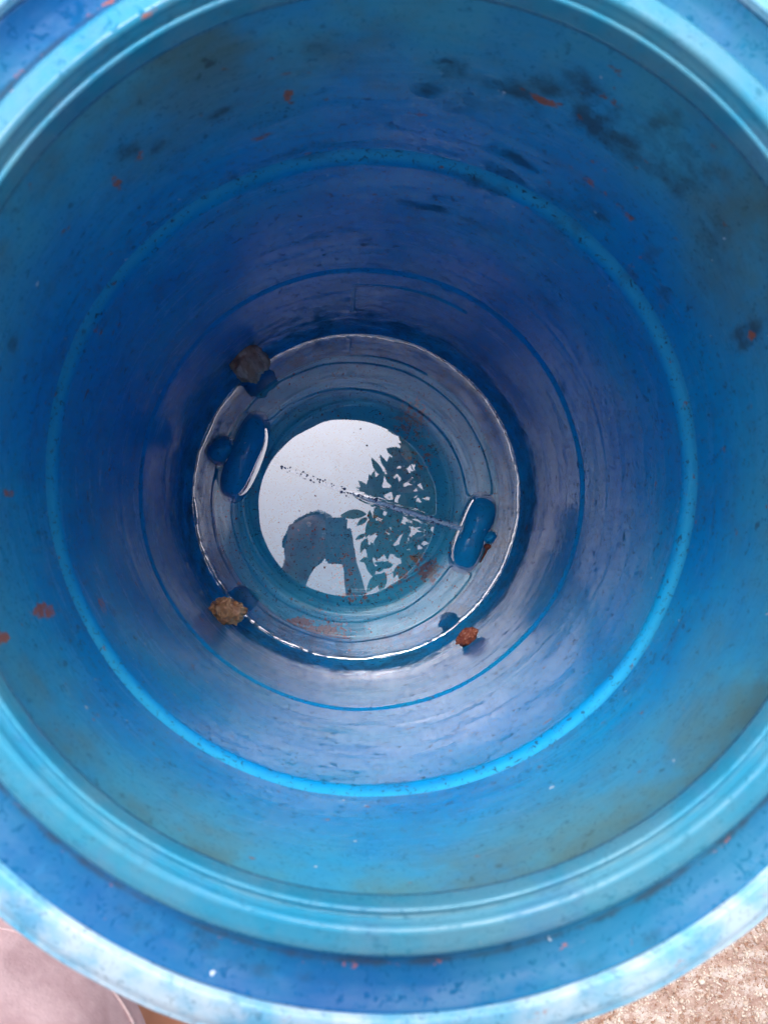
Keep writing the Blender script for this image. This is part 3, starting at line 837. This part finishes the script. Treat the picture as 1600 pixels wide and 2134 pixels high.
for ci, (c, a, b, kf2) in enumerate(rings):
    for j in range(NS):
        t = 2 * math.pi * j / NS
        fo = 1 + kf2 * 0.018 * math.sin(9 * t + ci * 0.7) + kf2 * 0.03 * noise.noise(Vector((math.cos(t) * 2, math.sin(t) * 2, ci * 0.8)))
        if ci == 1: fo *= 1.004
        p = c + sdirn * (a * math.cos(t) * fo) + fdir * (b * math.sin(t) * fo)
        vs.append(tuple(p))
for i in range(len(rings) - 1):
    for j in range(NS): q.append((i * NS + j, i * NS + (j + 1) % NS, (i + 1) * NS + (j + 1) % NS, (i + 1) * NS + j))
me = np_mesh('shirt', vs, q)
shirt = own('shirt', me, M_cloth)
so = shirt.modifiers.new('thick', 'SOLIDIFY'); so.thickness = 0.004; so.offset = -1
sb = shirt.modifiers.new('sub', 'SUBSURF'); sb.levels = 2; sb.render_levels = 2
bm = bmesh.new()
hemp = []
for j in range(NS):
    t = 2 * math.pi * j / NS
    p = hem_c + Vector((0, 0, 0.024)) + sdirn * (0.1462 * math.cos(t)) + fdir * (0.1422 * math.sin(t)); hemp.append(p)
hemp.append(hemp[0]); tube_bm(bm, hemp, 0.0016, 6)
own('hem', from_bm('hem', bm), simple('hem thread', (0.46, 0.33, 0.33), (0.54, 0.40, 0.40), 200, 0.9), shirt)
for s, sh, el in ((1, shR, elR), (-1, shL, elL)):
    bm = bmesh.new()
    a = Vector(sh).lerp(Vector(chest), 0.25); b = Vector(sh).lerp(Vector(el), 0.72)
    tube_bm(bm, [a, Vector(sh), Vector(sh).lerp(b, .4), Vector(sh).lerp(b, .8), b], [0.075, 0.072, 0.064, 0.060, 0.060], 20)
    own('sleeve', from_bm('sleeve', bm), M_cloth, shirt)

# ------------------------------------------------------------------ the phone
M_ph = simple('dark phone glass', (0.02, 0.022, 0.03), (0.03, 0.032, 0.04), 8, 0.2)
ph = empty('phone', (PX, PY, PZ))
tag(ph, 'dark phone held flat over the drum by the person', 'phone')
def rbox(sx, sy, sz, bev, z=0.0, x=0.0, y=0.0):
    bm = bmesh.new(); bmesh.ops.create_cube(bm, size=1)
    bmesh.ops.scale(bm, vec=(sx, sy, sz), verts=bm.verts)
    bmesh.ops.bevel(bm, geom=[e for e in bm.edges if abs(e.verts[0].co.z - e.verts[1].co.z) > sz * .5], offset=bev, segments=5, affect='EDGES')
    bmesh.ops.bevel(bm, geom=list(bm.edges), offset=0.0008, segments=2, affect='EDGES')
    bmesh.ops.translate(bm, verts=bm.verts, vec=(x, y, z)); return bm
obj('case', from_bm('case', rbox(0.075, 0.162, 0.008, 0.008, 0.0046)), M_ph, ph)
obj('screen', from_bm('screen', rbox(0.070, 0.155, 0.001, 0.006, 0.0090)), simple('screen glass', (0.01, 0.01, 0.012), (0.015, 0.015, 0.02), 5, 0.08), ph)
obj('lens', from_bm('lens', rbox(0.024, 0.034, 0.0012, 0.005, 0.0001, CAM.x - PX + 0.002, CAM.y - PY - 0.004)), M_hair, ph)

# ------------------------------------------------------------------ the leafy tree overhead
M_leaf = simple('dark green leaf', (0.018, 0.045, 0.014), (0.04, 0.075, 0.02), 18, 0.4)
M_leaf2 = simple('yellowing leaf', (0.11, 0.13, 0.025), (0.20, 0.13, 0.04), 18, 0.45)
for m_, c_ in ((M_leaf, (0.10, 0.22, 0.03, 1)), (M_leaf2, (0.40, 0.30, 0.05, 1))):   # thin leaves glow a little against the sky
    t_ = m_.node_tree; b_ = t_.nodes['Principled BSDF']; o_ = t_.nodes['Material Output']
    tl = t_.nodes.new('ShaderNodeBsdfTranslucent'); tl.inputs['Color'].default_value = c_
    ms = t_.nodes.new('ShaderNodeMixShader'); ms.inputs[0].default_value = 0.08
    t_.links.new(b_.outputs[0], ms.inputs[1]); t_.links.new(tl.outputs[0], ms.inputs[2]); t_.links.new(ms.outputs[0], o_.inputs['Surface'])
M_bark = simple('grey brown bark', (0.10, 0.075, 0.055), (0.20, 0.16, 0.12), 40, 0.9, 0.6, 0.01, (1, 1, 0.25))
tree = empty('tree', (1.35, 0.15, 0))
tag(tree, 'leafy tree leaning over the drum, mirrored in its water', 'tree')
def wob_path(a, b, k, amp, seed):
    a, b = Vector(a), Vector(b); out = []
    for i in range(k + 1):
        t = i / k
        out.append(a.lerp(b, t) + Vector((noise.noise(Vector((t * 3, seed, 0))), noise.noise(Vector((t * 3, seed, 5))), 0.6 * noise.noise(Vector((t * 3, seed, 9))))) * amp * math.sin(math.pi * t))
    return out
def local(pts): return [Vector(p) - tree.location for p in pts]
bm = bmesh.new()
pt = wob_path((1.35, 0.15, -0.05), (1.15, 0.12, 2.0), 10, 0.08, 2)
tube_bm(bm, local(pt), [0.085 - 0.004 * i for i in range(11)], 14)
obj('trunk', from_bm('trunk', bm), M_bark, tree)
bA, bB, bC = above(880, 1000, 2.42), above(850, 1130, 2.36), above(855, 920, 2.45)
for k, (a, b, r) in enumerate((((1.15, 0.12, 1.98), bA, 0.022), ((1.15, 0.12, 1.9), bB, 0.022), (tuple(bA + Vector((0.3, 0.0, -0.1))), bC, 0.010), ((1.16, 0.12, 1.95), (1.5, 0.6, 2.9), 0.03), ((1.16, 0.12, 1.95), (1.0, -0.5, 2.8), 0.028),
                              (tuple(above(930, 1110, 2.3)), tuple(above(868, 1140, 2.3)), 0.005), (tuple(above(905, 1130, 2.3)), tuple(above(866, 1080, 2.35)), 0.004), (tuple(above(870, 1150, 2.33)), tuple(above(875, 1060, 2.33)), 0.004), (tuple(above(895, 1030, 2.4)), tuple(above(790, 1015, 2.36)), 0.005), (tuple(above(880, 1010, 2.4)), tuple(above(838, 930, 2.4)), 0.005),
                              (tuple(above(900, 1150, 2.4)), tuple(above(775, 1075, 2.36)), 0.005), (tuple(above(870, 1150, 2.36)), tuple(above(785, 1215, 2.36)), 0.005), (tuple(above(905, 960, 2.4)), tuple(above(880, 1000, 2.4)), 0.004), (tuple(above(900, 1165, 2.4)), tuple(above(850, 1200, 2.4)), 0.004))):
    bm = bmesh.new(); pts = local(wob_path(a, b, 8, 0.07 if r > 0.006 else 0.025, 10 + k))
    tube_bm(bm, pts, [r * (1 - 0.7 * i / 8) for i in range(9)], 8)
    obj('branch', from_bm('branch', bm), M_bark, tree)
def leaf_mesh(name, ln, wd, fold, curl):
    bm = bmesh.new(); rows = []
    for i in range(9):
        t = i / 8; hw = wd * math.sin(math.pi * t ** 0.85) ** 0.8 if 0 < i < 8 else 0.0015
        z = -curl * t * t
        rows.append([bm.verts.new((-hw, t * ln, z + fold * hw)), bm.verts.new((0, t * ln, z)), bm.verts.new((hw, t * ln, z + fold * hw))])
    for a, b in zip(rows[:-1], rows[1:]):
        for j in range(2): bm.faces.new((a[j], a[j + 1], b[j + 1], b[j]))
    me = from_bm(name, bm); me.polygons.foreach_set('use_smooth', [True] * len(me.polygons)); return me
LM = [leaf_mesh('leaf', 0.105, 0.021, 0.25, 0.012), leaf_mesh('leaf', 0.085, 0.018, 0.3, 0.02), leaf_mesh('leaf', 0.12, 0.024, 0.2, 0.03)]
LM2 = [leaf_mesh('leaf', 0.09, 0.02, 0.3, 0.02)]
for me_ in LM: me_.materials.append(M_leaf)
LM2[0].materials.append(M_leaf2)
def leaf(p, yaw, pitch, roll, k=None, sc=1.0):
    me_ = random.choice(LM) if k is None else k
    o = bpy.data.objects.new('leaf', me_); COL.objects.link(o); o.parent = tree
    o.location = Vector(p) - tree.location; o.rotation_euler = (pitch, roll, yaw); o.scale = (sc,) * 3
# the leaves that stand out against the sky: stem end and tip as mirrored in the water
OUT = [(820,985,800,962,1),(825,975,826,935,1),(838,965,845,920,1),(770,1025,746,1002,.6),(768,1030,742,1015,.5),(768,1030,780,985,1.15),(775,1020,800,985,1.2),(790,1030,770,990,1.0),
       (764,1072,711,1074,1.25),(765,1080,745,1095,.7),(760,1110,742,1125,.8),(765,1120,750,1150,.7),(772,1165,748,1166,.9),(785,1190,760,1168,1),(795,1195,765,1230,1),(800,1190,790,1235,1),
       (765,1050,757,1015,.8),(845,905,850,880,1),(850,930,832,905,.8),(860,915,880,890,1),(870,950,893,945,.8),(815,1060,800,1040,.7),(770,1140,752,1130,.6),(775,1150,755,1140,.6)]
for x0, y0, x1, y1, sc in OUT:
    a, b = above(x0, y0, 2.34), above(x1, y1, 2.34)
    d = b - a
    leaf(a, math.atan2(-d.x, d.y), random.uniform(-.25, .1), random.uniform(-.3, .3), LM[0], d.length / 0.105 * 1.05)
def cluster(cx, cy, rx, ry, kx):
    for _ in range(kx):
        a = random.uniform(0, 6.28); r = math.sqrt(random.random())
        p = above(cx + rx * r * math.cos(a), cy + ry * r * math.sin(a), random.uniform(2.28, 2.55))
        leaf(p, random.uniform(0, 6.28), random.uniform(-.6, .4), random.uniform(-.6, .6), random.choice(LM2 if random.random() < 0.16 else LM), random.uniform(.42, 1.05))
cluster(822, 1005, 40, 30, 26); cluster(850, 985, 34, 60, 26); cluster(858, 915, 26, 36, 22)
cluster(800, 1085, 38, 34, 24); cluster(830, 1120, 45, 45, 32); cluster(810, 1170, 45, 34, 22); cluster(860, 1180, 24, 24, 8)
bm = bmesh.new()                # the rest of the crown, towards the trunk and beyond, thickened to block sky
for kx in range(4200):
    a = random.uniform(0, 6.28); r = math.sqrt(random.random())
    x = 1.05 + 0.64 * r * math.cos(a); y = 0.15 + 1.0 * r * math.sin(a); z = random.uniform(2.25, 3.1)
    if noise.noise(Vector((x * 3, y * 3, z * 3))) < -0.25: continue
    M = Matrix.Translation(Vector((x, y, z)) - tree.location) @ Matrix.Rotation(random.uniform(0, 6.28), 4, 'Z') @ Matrix.Rotation(random.uniform(-.8, .5), 4, 'X') @ Matrix.Rotation(random.uniform(-.7, .7), 4, 'Y')
    L_ = random.uniform(0.09, 0.14); w_ = L_ * 0.2
    vv = [bm.verts.new(M @ Vector(q_)) for q_ in ((0, 0, 0), (-w_, L_ * .4, .005), (-w_ * .7, L_ * .75, -.004), (0, L_, -.02), (w_ * .7, L_ * .75, -.004), (w_, L_ * .4, .005), (0, L_ * .5, -.004))]
    for i_ in range(6): bm.faces.new((vv[6], vv[i_], vv[(i_ + 1) % 6]))
fo = obj('foliage', from_bm('foliage', bm), M_leaf, tree); fo['kind'] = 'stuff'
